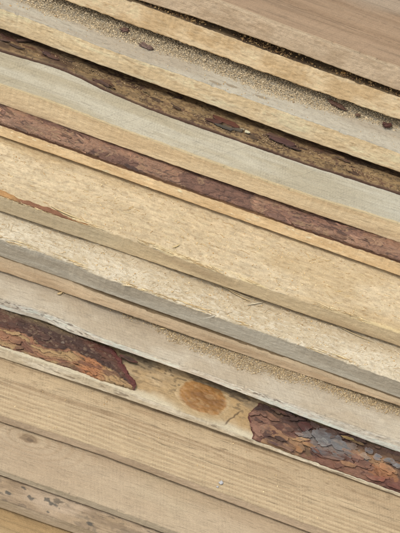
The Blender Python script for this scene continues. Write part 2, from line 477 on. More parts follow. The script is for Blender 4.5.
L1a = [(150, -26), (219, 0), (300, 31), (400, 67)]; L1b = [(131, -1), (200, 20), (300, 55), (400, 92.5)]
L2a = [(128, 0), (200, 25.5), (300, 60), (400, 97)]; L2b = [(61, 0), (100, 14), (200, 50), (300, 86.5), (400, 121)]
L3a = [(0, 7.5), (50, 26), (100, 46), (200, 81), (300, 117), (350, 135), (400, 153)]; L3b = [(0, 29.5), (100, 66), (200, 102), (300, 139), (400, 173.5)]
L4c = [(0, 52), (50, 66), (76, 76), (100, 89), (150, 110), (200, 128), (300, 163), (400, 195)]
L4a = [(0, 84.5), (50, 101.5), (100, 121), (200, 158), (300, 193), (400, 224)]; L4b = [(0, 105), (100, 140.5), (200, 175.5), (300, 210), (400, 244)]
L5a = [(0, 124.5), (100, 160), (200, 194.5), (300, 229), (400, 262.5)]; L5b = [(0, 137), (100, 171.5), (200, 207), (300, 242), (400, 277)]
L6a = [(0, 196), (75, 222), (100, 229), (150, 246), (200, 266), (300, 300), (400, 333.5)]; L6b = [(0, 212), (100, 245.5), (200, 279.5), (300, 314), (400, 347.5)]
L7a = [(0, 238.5), (75, 264), (100, 276), (200, 311), (300, 345), (400, 382)]; L7b = [(0, 257), (100, 292), (200, 327), (300, 363), (400, 399)]
L8b = [(0, 272), (100, 306), (200, 341), (300, 375), (400, 407)]
L9a = [(0, 298), (50, 313), (100, 337), (200, 371), (300, 407), (400, 441)]; L9b = [(0, 310), (45, 322), (70, 334), (100, 343.5), (200, 378), (300, 417), (400, 454)]
L10a = [(0, 348), (100, 382), (200, 418), (250, 439), (300, 458), (400, 494.5)]; L10b = [(0, 358.5), (100, 391), (200, 425.5), (300, 461.5), (400, 498)]
L11a = [(0, 415), (100, 447.5), (200, 484.5), (300, 521), (400, 557)]; L11b = [(0, 422.5), (100, 455.5), (200, 492.5), (300, 530), (400, 566)]
L12a = [(0, 470), (100, 504), (200, 540), (300, 576)]; L12b = [(0, 476), (100, 511), (200, 547), (300, 583)]
L13a = [(0, 499), (100, 533), (200, 569)]; L13b = [(0, 508.5), (100, 543), (200, 579)]
L14a = [(0, 566), (100, 601), (200, 637)]; L14b = [(0, 584), (100, 619), (200, 655)]

o1 = T_(board('k1', 'board', L1a, L1b, z_start=.155, paint=p1, mat=M_SMOOTH, rough_t=.00015), 'topmost board, broad brown face in the top right corner above a pale sawn edge')
o2 = T_(board('k2', 'board', L2a, L2b, mode='flush', inset=.0006, paint=p2, mat=M_SPECK, dvis=.03, rag=.0010), 'golden yellow board edge under the topmost board, dark slits above and below it')
o3 = T_(board('k3', 'board', L3a, L3b, gap=.0080, paint=p3, mat=M_SPECK), 'board with bright yellow edge and smooth grey face heaped with sawdust at the back')
o4 = T_(board('k4', 'board', L4a, L4b, gap=.0008, paint=p4, mat=M_SMOOTH, bord=L4c), 'board with pale grey saw-scored face and dark shaded bark behind it')
o5 = T_(board('k5', 'board', L5a, L5b, gap=.0020, mode='wane', wane=.0125, paint=p5, mat=M_SPECK), 'board with a narrow even band of reddish brown bark above its pale edge')
o6 = T_(board('k6', 'board', L6a, L6b, gap=.0020, paint=p6, mat=M_FUZZY, rough_t=.00025, hfun=h6), 'wide golden fuzzy board below the reddish bark band, orange bark sliver on its left edge')
o7 = T_(board('k7', 'board', L7a, L7b, gap=.0018, paint=p7, mat=M_FUZZY, rough_t=.0003, hfun=h7), 'narrow cream rough board with a smooth cool grey edge')
o8 = T_(board('k8', 'board', L7b, L8b, mode='flush', inset=-.0012, paint=p8, mat=M_SMOOTH), 'thin tan board edge directly beneath the cool grey edge, no face showing')
o9 = T_(board('k9', 'board', L9a, L9b, gap=.0018, paint=p9, mat=M_SMOOTH, rough_t=.0003), 'pinkish grey board with a chipped whitish edge, above the board with the amber knot')
o10 = T_(board('k10', 'board', L10a, L10b, gap=.0035, mode='wane', wane=.036, paint=p10, mat=M_SMOOTH, rough_t=.0005), 'bark-edged board with flaky bark either side of a bare patch with an amber knot')
o11 = T_(board('k11', 'board', L11a, L11b, gap=.0014, paint=p11, mat=M_SMOOTH, hfun=h11), 'wide tan board with parallel growth ridges and a small white resin drop')
o12 = T_(board('k12', 'board', L12a, L12b, gap=.0014, paint=p12, mat=M_SMOOTH), 'smooth beige board with a small dark knot at its left end')
o13 = T_(board('k13', 'board', L13a, L13b, gap=.0014, paint=p13, mat=M_SMOOTH), 'narrow pinkish board with blackish grey spots in the lower left')
o14 = T_(board('k14', 'board', L14a, L14b, gap=.0014, paint=p14, mat=M_SMOOTH), 'lowest board, tan face showing only in the bottom left corner')

# ------------------------------------------------------------------ bark shells
def bark(info, dlo, dhi, height, color, label, mask=None, rim=.35, x0=-.42, x1=.42, rows=70, mat=None, name='bark', top_in=.002):
    xs = XS[(XS >= x0) & (XS <= x1)]
    lo = dlo(xs); hi = dhi(xs)
    S = np.linspace(0, 1, rows)
    X = np.broadcast_to(xs, (rows, len(xs))); D = lo[None] + (hi - lo)[None] * S[:, None]
    sh = X.shape
    P = surf(info, X.ravel(), D.ravel()).reshape(sh + (3,))
    dX = np.gradient(P, axis=1); dD = np.gradient(P, axis=0)
    Nn = np.cross(dX, dD); Nn /= np.linalg.norm(Nn, axis=-1, keepdims=True) + 1e-12
    e = .0012
    Hh = height(X, D)
    dn = np.minimum(D - lo[None], hi[None] - D)
    edge = ss(0, e, dn)
    mk = np.ones(sh) if mask is None else mask(X, D)
    edge = edge * ss(.5, .62, mk)
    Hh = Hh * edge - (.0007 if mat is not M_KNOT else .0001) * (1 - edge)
    V = P + Nn * Hh[..., None]
    col = color(X, D) / (1.0 if mat is M_KNOT else 1.5)
    if mat is not M_KNOT: col = col * np.array([.97, 1.0, .86])
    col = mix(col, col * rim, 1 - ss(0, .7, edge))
    F = grid_faces(rows, len(xs))
    keep = (mk.ravel()[F] > .5).any(1)
    F = F[keep]
    used = np.unique(F); remap = np.full(rows * len(xs), -1); remap[used] = np.arange(len(used))
    o = mesh(name, V.reshape(-1, 3)[used], remap[F], col.reshape(-1, 3)[used], mat or M_BARK, info['obj'])
    if label: o['label'] = label
    return o

def plates(X, D, s, su, sv, n=5, warp=.35, o=4):
    u = X * su + warp * 3 * (fbm(X * su * 1.7, D * sv * 1.7, s + 1, 3) - .5)
    v = D * sv + warp * 3 * (fbm(X * su * 1.7, D * sv * 1.7, s + 2, 3) - .5)
    f = np.clip((fbm(u, v, s, o) - .2) / .6, 0, .999) * n
    k = np.floor(f); fr = f - k
    return k, fr, (k + ss(0, .18, fr)) / n      # level, position inside it, terraced height

def pal(k, colors, X, D, s, su, sv):
    c = np.array([lin(q) for q in colors])
    i = (k.astype(int) * 3 + np.floor(5 * fbm(X * su, D * sv, s, 2)).astype(int)) % len(c)
    return c[i]

# dark bark on the fourth board (sunk in the shade behind the grey face)
I4 = B['k4']
def c4_(X, D):
    X = np.asarray(X); D = np.asarray(D)
    k, fr, t = plates(X, D, 401, 38, 110, 5)
    c = pal(k, [(112, 92, 66), (96, 78, 56), (126, 106, 76), (88, 66, 50), (118, 98, 70), (100, 84, 62)], X, D, 402, 18, 50)
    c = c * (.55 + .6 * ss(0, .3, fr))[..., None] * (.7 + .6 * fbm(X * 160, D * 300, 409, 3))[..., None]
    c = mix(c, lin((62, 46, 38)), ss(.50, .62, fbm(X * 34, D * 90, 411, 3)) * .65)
    c = mix(c, lin((140, 120, 86)), ss(.42, .62, fbm(X * 500, D * 600, 403, 2)) * ss(.35, .6, fbm(X * 12, D * 30, 404, 2) + .25 * ss(-.1, .05, X)) * .7)
    for px, py, a, b, ang in ((9, 40, .010, .006, -.2), (48, 57, .010, .006, .3), (31, 50, .012, .0022, .1), (101, 86, .009, .0025, .1), (106, 84, .006, .004, .0)):
        c = mix(c, lin((74, 44, 36)), ell(X, D, loc(I4, px, py), a, b, ang, px, .7) * .75)
    dB = np.interp(X, XS, I4['dB'])
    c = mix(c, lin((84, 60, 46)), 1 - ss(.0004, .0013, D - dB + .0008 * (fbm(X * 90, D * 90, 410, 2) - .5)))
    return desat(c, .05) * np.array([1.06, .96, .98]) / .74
def h4_(X, D):
    k, fr, t = plates(X, D, 401, 38, 110, 5)
    dB = np.interp(X, XS, I4['dB'])
    rid = np.exp(-((D - dB - .0014) / .0008) ** 2) * .0006
    h = .0004 + .0022 * t + .0004 * fbm(X * 400, D * 500, 405, 3) + rid
    return h
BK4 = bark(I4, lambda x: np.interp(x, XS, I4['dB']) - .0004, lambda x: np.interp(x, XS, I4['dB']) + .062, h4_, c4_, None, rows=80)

# reddish bark band on the fifth board
I5 = B['k5']
def c5_(X, D):
    k, fr, t = plates(X - .8 * D, D, 501, 46, 150, 8, .5)
    c = pal(k, [(148, 104, 86), (132, 92, 78), (158, 114, 92), (140, 100, 86), (120, 84, 72), (156, 116, 96)], X, D, 502, 20, 60)
    c = c * (.62 + .5 * ss(0, .35, fr))[..., None]
    c = mix(c, lin((172, 134, 104)), ss(.57, .61, fbm((X - .6 * D) * 70, D * 260, 503, 3)) * (1 - ss(.62, .66, fbm((X - .6 * D) * 70, D * 260, 503, 3))) * .75)
    c = mix(c, lin((82, 58, 52)), ss(.56, .60, fbm((X - .6 * D) * 60, D * 330, 506, 3)) * (1 - ss(.61, .65, fbm((X - .6 * D) * 60, D * 330, 506, 3))) * .8)
    c = mix(c, lin((118, 68, 52)), ss(.1, .25, X) * ss(.45, .6, fbm(X * 30, D * 120, 504, 2)) * .6)
    return desat(c, .12)
def h5_(X, D):
    k, fr, t = plates(X - .8 * D, D, 501, 46, 150, 8, .5)
    return .0006 + .0016 * t + .0003 * fbm(X * 300, D * 500, 505, 3)
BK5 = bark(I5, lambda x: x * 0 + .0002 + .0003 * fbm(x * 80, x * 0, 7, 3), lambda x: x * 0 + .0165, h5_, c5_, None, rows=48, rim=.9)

# orange bark sliver on the sixth board's arris, left end
I6 = B['k6']
xa = loc(I6, -60, 172)[0]; xb = hit_plane(np.array([88.]), np.array([225.]), I6['a'], I6['b'])[0, 0]
xm = hit_plane(np.array([18.]), np.array([202.]), I6['a'], I6['b'])[0, 0]
def c6_(X, D):
    c = mix(lin((184, 138, 92)), lin((140, 94, 70)), ss(xm - .004, xm + .004, X + .008 * (fbm(X * 90, D * 400, 601, 3) - .5)))
    c = mix(c, lin((178, 124, 80)), ss(xb - .022, xb - .008, X))
    return c * (1 + .6 * (fbm(X * 120, D * 600, 602, 3) - .5))[..., None]
bark(I6, lambda x: x * 0 - .0002, lambda x: (.0058 + .0022 * (fbm(x * 60, x * 0, 603, 3) - .5)) * (1 - .7 * ss(xb - .05, xb, x)) * (.55 + .9 * fbm(x * 110, x * 0, 613, 3)), lambda X, D: .0007 + .0005 * fbm(X * 120, D * 400, 604, 3), c6_, None,
     x0=xa, x1=xb, rows=14)

# flaky bark left and right of the bare patch on the tenth board
I10 = B['k10']
qa = loc(I10, 138, 388); qb = loc(I10, 121, 362)
qc = loc(I10, 252, 433); qd = loc(I10, 257, 405)
def mL(X, D):
    xe = qa[0] + (qb[0] - qa[0]) * (D - qa[1]) / (qb[1] - qa[1]) + .004 * (fbm(D * 250, X * 20, 31, 3) - .5)
    m = .5 + (xe - X) * 60
    lower = .5 + (D - .0022 - .003 * (fbm(X * 60, D * 0, 32, 3) - .3)) * 500
    return np.minimum(m, lower)
def mR(X, D):
    t = (D - qc[1]) / (qd[1] - qc[1])
    xe = qc[0] + (qd[0] - qc[0]) * t - .006 * np.sin(np.clip(t, 0, 1) * math.pi) + .003 * (fbm(D * 250, X * 20, 41, 3) - .5)
    m = .5 + (X - xe) * 60
    lower = .5 + (D - .0004 - .0012 * (fbm(X * 60, D * 0, 42, 3) - .3)) * 500
    return np.minimum(m, lower)
def spots(c, I, X, D, lst, s0=0):
    for i, (px, py, a, b, ang, rgb, k) in enumerate(lst):
        c = mix(c, lin(rgb), ell(X, D, loc(I, px, py), a, b, ang, s0 + i, .65) * k)
    return c
def massL(X, D):
    """lower torn layer: positive inside, metres from its wavy upper border"""
    band = .0185 + .006 * (fbm(X * 38, D * 0, 703, 3) - .5) * 2 - .010 * ss(qa[0] - .045, qa[0] - .004, X)
    return band - D + .003 * (fbm(X * 130, D * 160, 704, 3) - .5) * 2
def strata(X, D):
    f = massL(X, D) + .007 * fbm(X * 55 - D * 60, D * 130, 705, 3)
    q = f / .0030; k = np.floor(q); return k, q - k
def cL(X, D):
    c = mix(lin((98, 64, 52)), lin((72, 48, 42)), ss(.35, .65, fbm(X * 60, D * 120, 701, 4)))
    c = mix(c, lin((104, 56, 44)), ss(.5, .7, fbm(X * 30 + 5, D * 60, 702, 3)) * .6)
    c = mix(c, lin((130, 106, 90)), ss(.62, .70, fbm(X * 420, D * 700, 706, 3)) * .6)
    c = mix(c, lin((112, 92, 72)), .7 * ss(.031, .035, D) * ss(.4, .6, fbm(X * 30, D * 60, 711, 2)) * (X < qa[0] - .06))
    k, fr = strata(X, D)
    hue = vn(k * 1.7 + X * 16, k * .9, 707)
    a = mix(lin((172, 138, 102)), lin((152, 106, 82)), ss(.3, .7, hue))
    xo = loc_cache['o'][0]
    a = mix(a, lin((176, 114, 78)), ss(xo - .010, xo + .006, X) * (1 - ss(xo + .014, xo + .026, X)) * .85)
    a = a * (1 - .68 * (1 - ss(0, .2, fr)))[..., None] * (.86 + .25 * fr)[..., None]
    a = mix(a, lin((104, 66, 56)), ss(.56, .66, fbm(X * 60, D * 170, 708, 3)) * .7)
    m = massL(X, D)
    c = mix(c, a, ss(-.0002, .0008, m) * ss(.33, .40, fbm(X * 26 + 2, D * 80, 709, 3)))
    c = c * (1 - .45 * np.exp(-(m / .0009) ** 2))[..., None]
    xe = qa[0] + (qb[0] - qa[0]) * (D - qa[1]) / (qb[1] - qa[1])
    c = mix(c, lin((100, 52, 48)), ss(-.010, -.006, X - xe))
    return c
def hL(X, D):
    k, fr = strata(X, D); m = massL(X, D)
    hi = .0030 + .0012 * fbm(X * 120, D * 240, 712, 4) + .0005 * fbm(X * 420, D * 700, 706, 3)
    lo = .0009 + .0007 * np.clip(2.5 - .45 * k, 0, 3) + .0005 * ss(0, .3, fr) + .0003 * fbm(X * 300, D * 500, 713, 2)
    t = ss(-.0002, .0010, m)
    return (hi * (1 - t) + lo * t) * ss(-.002, .004, D)
def cR(X, D):
    k, fr, t = plates(X, D, 801, 22, 45, 6, .5)
    c = pal(k, [(140, 104, 84), (124, 86, 70), (104, 68, 58), (156, 118, 90), (96, 60, 52), (132, 94, 80)], X, D, 802, 18, 40)
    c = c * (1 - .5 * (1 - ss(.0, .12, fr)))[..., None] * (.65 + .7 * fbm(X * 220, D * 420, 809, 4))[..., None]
    c = mix(c, lin((66, 44, 42)), ss(.52, .62, fbm(X * 55, D * 130, 811, 3)) * .75)
    c = mix(c, lin((126, 124, 126)), ell(X, D, loc_cache['g'], .026, .010, .0, 812, .8) * .55)
    c = mix(c, lin((58, 38, 32)), ss(.023, .030, D + .004 * (fbm(X * 60, D * 60, 803, 2) - .5)) * .8)
    c = spots(c, I10, X, D, [(255, 430, .008, .010, .2, (150, 108, 92), .8), (342, 468, .022, .006, .0, (132, 92, 74), .8), (383, 475, .014, .006, .0, (158, 106, 74), .8), (392, 486, .012, .005, .0, (108, 66, 58), .8), (320, 462, .02, .004, 0, (126, 84, 70), .7)], 810)
    m = mR(X, D)
    return mix(c, lin((96, 50, 46)), 1 - ss(.56, .64, m))
def hR(X, D):
    k, fr, t = plates(X, D, 801, 22, 45, 6, .5)
    return .0008 + .0030 * t * ss(0, .006, D) + .0007 * ss(.3, .8, fbm(X * 160, D * 320, 807, 4))
loc_cache = {'o': loc(I10, 80, 368), 'g': loc(I10, 328, 445)}
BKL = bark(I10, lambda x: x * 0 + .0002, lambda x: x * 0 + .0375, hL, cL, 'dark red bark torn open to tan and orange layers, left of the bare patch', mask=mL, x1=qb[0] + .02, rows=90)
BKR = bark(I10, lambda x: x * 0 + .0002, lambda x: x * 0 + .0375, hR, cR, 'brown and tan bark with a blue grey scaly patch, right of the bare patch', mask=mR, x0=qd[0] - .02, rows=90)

# the amber knot on the bare patch
kc = loc(I10, 204, 398)
def mk(X, D):
    r = np.hypot((X - kc[0]) / .0225, (D - kc[1]) / .0175) + .35 * (fbm(X * 60, D * 60, 901, 3) - .5)
    return 1.62 - r
def ck(X, D):
    r = np.hypot((X - kc[0]) / .0225, (D - kc[1]) / .0175)
    c = mix(top(150, 102, 44), top(174, 124, 62), ss(.2, .9, r + .6 * (fbm(X * 60, D * 60, 902, 3) - .5)))
    c = mix(c, top(116, 76, 40), ss(.52, .68, fbm(X * 60, D * 130, 903, 3)) * .35)
    c = mix(c, top(190, 152, 100), ss(.62, .7, fbm(X * 160, D * 200, 905, 3)) * .4)
    c = c * (1 - .10 * np.clip(np.sin(r * 26 + 3 * fbm(X * 60, D * 60, 907, 2)), 0, 1))[..., None]
    c = mix(c, top(190, 160, 114), ss(.86, 1.0, r + .30 * (fbm(X * 90, D * 110, 906, 4) - .5)))
    return c
o = bark(I10, lambda x: x * 0 + max(.001, kc[1] - .021), lambda x: x * 0 + min(.0365, kc[1] + .021), lambda X, D: .0010 * ss(1.0, .3, np.hypot((X - kc[0]) / .0225, (D - kc[1]) / .0175)) + .0003 * fbm(X * 200, D * 200, 904, 3),
         ck, 'smooth amber brown knot', mask=mk, x0=kc[0] - .04, x1=kc[0] + .04, rows=70, mat=M_KNOT, name='knot', rim=1.15)

# ------------------------------------------------------------------ thin overlapping flakes lying on the bark
def flakes(info, parent, X, D, a, b, ang, base, thick, cols, dmin, dmax, lift, seed, blend=None):
    n = len(X); NS, rings = 26, (0, .35, .62, .82, .94, 1.0, 1.0)
    NR = len(rings)
    ph = np.linspace(0, 2 * math.pi, NS, endpoint=False)
    cx, sx = np.cos(ph), np.sin(ph)
    rad = np.zeros((n, NS))
    for i in range(n):
        rad[i] = .72 + .75 * (fbm(cx * 1.6 + i * 3.7, sx * 1.6 + i * 1.3, seed, 4) - .5) * 2 * .55 + .16 * (vn(cx * 6 + i, sx * 6 + i, seed + 1) - .5)
    rr = np.array(rings)[None, :, None] * rad[:, None, :]
    u = rr * cx * a[:, None, None]; v = rr * sx * b[:, None, None]
    ca, sa = np.cos(ang)[:, None, None], np.sin(ang)[:, None, None]
    dx = u * ca - v * sa; dd = u * sa + v * ca
    XX = X[:, None, None] + dx; DD = np.clip(D[:, None, None] + dd, dmin(X)[:, None, None], dmax(X)[:, None, None])
    P = surf(info, XX.ravel(), DD.ravel()).reshape(n, NR, NS, 3)
    e = 1e-3
    Pb = surf(info, (XX + e).ravel(), DD.ravel()).reshape(P.shape) - P; Pc = surf(info, XX.ravel(), (DD + e).ravel()).reshape(P.shape) - P
    Nn = np.cross(Pb, Pc); Nn /= np.linalg.norm(Nn, axis=-1, keepdims=True) + 1e-12
    Nn = Nn.mean((1, 2), keepdims=True)
    h = base[:, None, None] + thick[:, None, None] + np.zeros_like(XX)
    ld = rng.uniform(0, 2 * math.pi, n)[:, None, None]
    h = h + lift[:, None, None] * np.clip(np.cos(ph - ld) * np.array(rings)[None, :, None], -.3, 1) ** 3
    h = h + .00022 * (fbm(XX * 500, DD * 700, seed + 5, 3) - .5) * 2
    h[:, -1, :] = np.minimum(h[:, -1, :] - thick[:, None] * 1.4, 9)
    V = P + Nn * h[..., None]
    t = fbm(XX * 260, DD * 520, seed + 7, 3)
    cc = cols[:, None, None, :] + np.zeros(P.shape)
    if blend is not None:
        m2 = ss(.45, .62, fbm(XX * 130, DD * 220, seed + 15, 4)) * .65
        m2 = np.maximum(m2, (np.array(rings)[None, :, None] ** 4) * .55)
        cc = mix(cc, blend(XX, DD), m2)
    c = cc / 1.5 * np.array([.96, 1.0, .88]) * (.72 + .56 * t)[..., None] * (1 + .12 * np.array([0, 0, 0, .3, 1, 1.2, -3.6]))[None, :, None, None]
    idx = np.arange(n * NR * NS).reshape(n, NR, NS); nx = np.roll(idx, -1, 2)
    F = np.stack([idx[:, :-1], idx[:, 1:], nx[:, 1:], nx[:, :-1]], -1).reshape(-1, 4)
    o = mesh('bark_flakes', V.reshape(-1, 3), F, c.reshape(-1, 3), M_BARK, parent)
    o['kind'] = 'stuff'
    return o
def field(n, x0, x1, d0, d1): return rng.uniform(x0, x1, n), rng.uniform(d0, d1, n)
def at_cols(fn, X, D, jit, dark=1.0):
    c = fn(X[None], D[None])[0]
    return c * rng.uniform(1 - jit, 1 + jit, (len(X), 1)) * dark
NOEDGE = True
def plate_list(info, parent, lst, base0, seed, lift=.0010, th=.0007, bl=None):
    Q = np.array([loc(info, q[0], q[1]) for q in lst]); n = len(lst)
    lo = I10_lo if info is I10 else (lambda x: np.interp(x, XS, I4['dB']) + .0015)
    hi = (lambda x: x * 0 + .037) if info is I10 else (lambda x: np.interp(x, XS, I4['dB']) + .06)
    flakes(info, parent, Q[:, 0], Q[:, 1], np.array([q[2] for q in lst]), np.array([q[3] for q in lst]), np.array([q[4] for q in lst]), base0 + .0010 * np.arange(n) / n,
           np.full(n, th), np.array([lin(q[5]) for q in lst]), lo, hi, np.full(n, lift), seed, bl)
I10_lo = lambda x: x * 0 + .0012
for (par, mf, cf, x0, x1, cnt) in ((BKL, mL, cL, -.262, qa[0] - .003, 110), (BKR, mR, cR, qd[0] - .004, .262, 80)):
    X, D = field(cnt, x0, x1, .004, .036); k = mf(X, D) > .75; X, D = X[k], D[k]
    if par is BKL:
        k = (massL(X, D) < -.001) | (rng.uniform(0, 1, len(X)) < .25); X, D = X[k], D[k]
    n = len(X)
    a = rng.uniform(.003, .008, n); b = a * rng.uniform(.25, .6, n)
    cols = at_cols(cf, X, D, .18, 1.0)
    low = ss(0, .010, D)
    flakes(I10, par, X, D, a, b, rng.normal(-.1, .35, n), .0022 + low * rng.uniform(.0, .0014, n), rng.uniform(.0003, .0006, n), cols, lambda x: x * 0 + .0015, lambda x: x * 0 + .037, rng.uniform(0, .0009, n) * low, 3, cf)
plate_list(I10, BKR, [(276, 435, .0150, .0065, -.12, (152, 112, 84)), (264, 431, .0080, .0070, .3, (146, 110, 92)), (268, 418, .0120, .0050, -.2, (128, 90, 72)), (282, 414, .0140, .0030, -.1, (90, 58, 50)), (280, 447, .0150, .0030, .0, (86, 60, 58)),
                      (305, 428, .0080, .0060, .1, (86, 44, 40)), (300, 441, .0110, .0026, .35, (176, 136, 98)), (308, 446, .0090, .0022, .1, (160, 118, 84)), (298, 451, .0050, .0036, -.2, (150, 106, 72)),
                      (327, 440, .0180, .0085, .0, (104, 102, 110)), (320, 434, .0090, .0060, .3, (114, 112, 118)), (340, 447, .0120, .0070, -.1, (114, 110, 114)), (318, 453, .0130, .0034, .1, (100, 94, 98)), (330, 458, .0150, .0034, .1, (112, 100, 98)), (322, 444, .0080, .0050, .2, (140, 138, 140)),
                      (350, 455, .0120, .0040, .0, (140, 104, 82)), (362, 466, .0110, .0050, .1, (120, 82, 68)), (348, 466, .0090, .0030, .0, (150, 110, 80)), (385, 470, .0120, .0045, -.1, (166, 114, 80)), (376, 480, .0110, .0035, .1, (142, 84, 66)), (394, 488, .0100, .0030, .0, (116, 70, 60)), (372, 486, .0080, .0022, .0, (128, 78, 64)),
                      (347, 440, .0090, .0020, .0, (138, 112, 70)), (357, 445, .0070, .0018, .0, (110, 84, 54)), (368, 453, .0060, .0045, .2, (106, 102, 108)), (376, 459, .0060, .0040, .2, (116, 112, 118)), (388, 463, .0070, .0035, .1, (118, 114, 118)), (396, 468, .0070, .0030, .1, (128, 122, 126))], .0026, 31, .0006, .0005, cR)
plate_list(I10, BKL, [(104, 352, .0080, .0020, .0, (88, 66, 54)), (112, 360, .0100, .0024, -.1, (84, 62, 54)), (128, 361, .0100, .0022, -.1, (78, 58, 48)), (8, 318, .0100, .0016, .0, (120, 100, 72)), (36, 334, .0060, .0016, .3, (120, 92, 84)), (62, 345, .0030, .0020, .2, (140, 120, 110)), (44, 342, .0060, .0012, .2, (98, 70, 62))], .0030, 33, .0006, .0005, cL)
X, D = field(520, -.262, .262, .0012, .0145); n = len(X); a = rng.uniform(.003, .011, n)
flakes(I5, BK5, X, D, a, a * rng.uniform(.12, .26, n), rng.normal(-.12, .15, n), .0006 + rng.uniform(0, .0009, n), rng.uniform(.0002, .0004, n), at_cols(c5_, X, D, .22, 1.04), lambda x: x * 0 + .0008, lambda x: x * 0 + .016, rng.uniform(0, .0006, n), 5)
X, D0 = field(110, -.262, .262, .003, .028); D = D0 + np.interp(X, XS, I4['dB']); n = len(X); a = rng.uniform(.002, .008, n)
flakes(I4, BK4, X, D, a, a * rng.uniform(.2, .5, n), rng.normal(-.1, .4, n), .0010 + rng.uniform(0, .0014, n), rng.uniform(.0002, .0005, n), at_cols(c4_, X, D, .2, .85), lambda x: np.interp(x, XS, I4['dB']) + .002, lambda x: np.interp(x, XS, I4['dB']) + .06, rng.uniform(0, .0010, n), 7)
# the larger red-brown flakes and pale bits among them
plate_list(I4, BK4, [(226, 125, .0165, .0052, -.05, (98, 56, 44)), (222, 130, .0120, .0026, -.1, (82, 74, 68)), (212, 124, .0090, .0040, .1, (84, 52, 44)), (236, 133, .0070, .0020, .1, (92, 80, 70)), (281, 144, .0160, .0066, -.05, (92, 62, 60)), (272, 139, .0090, .0040, .2, (104, 76, 66)), (292, 151, .0090, .0034, 0, (84, 60, 54)),
      (99, 86, .0110, .0030, -.2, (84, 58, 48)), (109, 91, .0070, .0018, -.2, (70, 50, 42)), (46, 57, .0080, .0034, .3, (84, 60, 58)), (52, 61, .0080, .0024, -.1, (96, 66, 58)), (12, 36, .0100, .0024, -.2, (92, 66, 52)), (24, 44, .0110, .0022, .6, (84, 60, 48)), (4, 44, .0080, .0024, 0, (92, 66, 56)), (17, 51, .0100, .0018, -.2, (78, 56, 46)),
      (246, 136, .0036, .0024, .2, (220, 208, 184)), (241, 133, .0024, .0012, 0, (190, 172, 146)), (340, 163, .0100, .0020, -.2, (96, 70, 56)), (175, 111, .0070, .0014, -.2, (84, 62, 48))], .0030, 9, .0010, .0007)

# ------------------------------------------------------------------ small loose bodies
def chunks(P, size, colors, name, mat, parent=None, flat=(.45, .8), long=(1, 1.8), along=None, tilt=1.0):
    """many small irregular grains in one mesh: P n x 3 centres, size n"""
    n = len(P)
    base = np.array([[1, 0, 0], [-1, 0, 0], [0, 1, 0], [0, -1, 0], [0, 0, 1], [0, 0, -1]], float)
    tri = np.array([[0, 2, 4], [2, 1, 4], [1, 3, 4], [3, 0, 4], [2, 0, 5], [1, 2, 5], [3, 1, 5], [0, 3, 5]])
    V = base[None] * (1 + .35 * rng.uniform(-1, 1, (n, 6, 1)))
    V = V + .2 * rng.uniform(-1, 1, (n, 6, 3))
    V[:, :, 0] *= rng.uniform(*long, (n, 1)); V[:, :, 2] *= rng.uniform(*flat, (n, 1))
    V *= size[:, None, None] * .5
    a = rng.uniform(0, 2 * math.pi, n) if along is None else rng.normal(along, .5, n)
    b = rng.normal(0, .6 * tilt, n); c = rng.normal(0, .6 * tilt, n)
    ca, sa, cb, sb, cc, sc = np.cos(a), np.sin(a), np.cos(b), np.sin(b), np.cos(c), np.sin(c)
    Z = np.zeros(n); O = np.ones(n)
    Rz = np.stack([ca, -sa, Z, sa, ca, Z, Z, Z, O], -1).reshape(n, 3, 3)
    Ry = np.stack([cb, Z, sb, Z, O, Z, -sb, Z, cb], -1).reshape(n, 3, 3)
    Rx = np.stack([O, Z, Z, Z, cc, -sc, Z, sc, cc], -1).reshape(n, 3, 3)
    R = Rz @ Ry @ Rx
    V = np.einsum('nij,nkj->nki', R, V) + P[:, None, :]
    F = (tri[None] + 6 * np.arange(n)[:, None, None]).reshape(-1, 3)
    col = np.repeat(colors[:, None, :], 6, 1)
    return mesh(name, V.reshape(-1, 3), F, col.reshape(-1, 3), mat, parent, smooth=False)

def grain_cols(n, cs, w=None):
    c = np.array([lin(q) for q in cs]) / 1.15 * np.array([1.02, 1, .95]); i = rng.choice(len(c), n, p=w)
    return c[i] * rng.uniform(.9, 1.08, (n, 1))

def scatter(info, n, dens, d0, d1, x0=-.27, x1=.27):
    """random places on the board's face, kept with probability dens(X, D)"""
    X = rng.uniform(x0, x1, n); D = rng.uniform(d0, d1, n)
    k = rng.uniform(0, 1, n) < dens(X, D)
    return X[k], D[k]

def bline(info, pts):
    q = hit_plane(*ext(pts), info['a'], info['b'])
    return lambda x: np.interp(x, q[:, 0], q[:, 1]) - np.interp(x, XS, info['ya'])

# sawdust heaped at the back of the third board
I3 = B['k3']
sd = bline(I3, [(0, -10), (20, 2), (50, 15), (76, 22), (100, 33), (135, 45), (165, 54), (200, 67), (250, 88), (300, 104), (350, 118), (400, 130)])
f3 = lambda X, D: ss(-.003, .0035, D - sd(X) + .006 * (fbm(X * 90, D * 90, 71, 3) - .5))
X, D = scatter(I3, 190000, f3, 0, .075)
P = surf(I3, X, D); pile = .0032 * ss(0, .014, D - sd(X)) * (.5 + fbm(X * 45, D * 70, 72, 3))
P[:, 2] += pile * rng.uniform(.25, 1, len(X)) + .0001
n = len(X); sz = rng.gamma(2.2, .00022, n).clip(.00025, .0032)
tag(chunks(P, sz, grain_cols(n, [(204, 187, 156), (194, 176, 144), (212, 197, 168), (178, 160, 128), (136, 116, 90)], [.3, .3, .18, .16, .06]), 'sawdust', M_DUST),
    'pale sawdust heaped on the grey face of the upper board, under the golden edge', 'sawdust', kind='stuff')
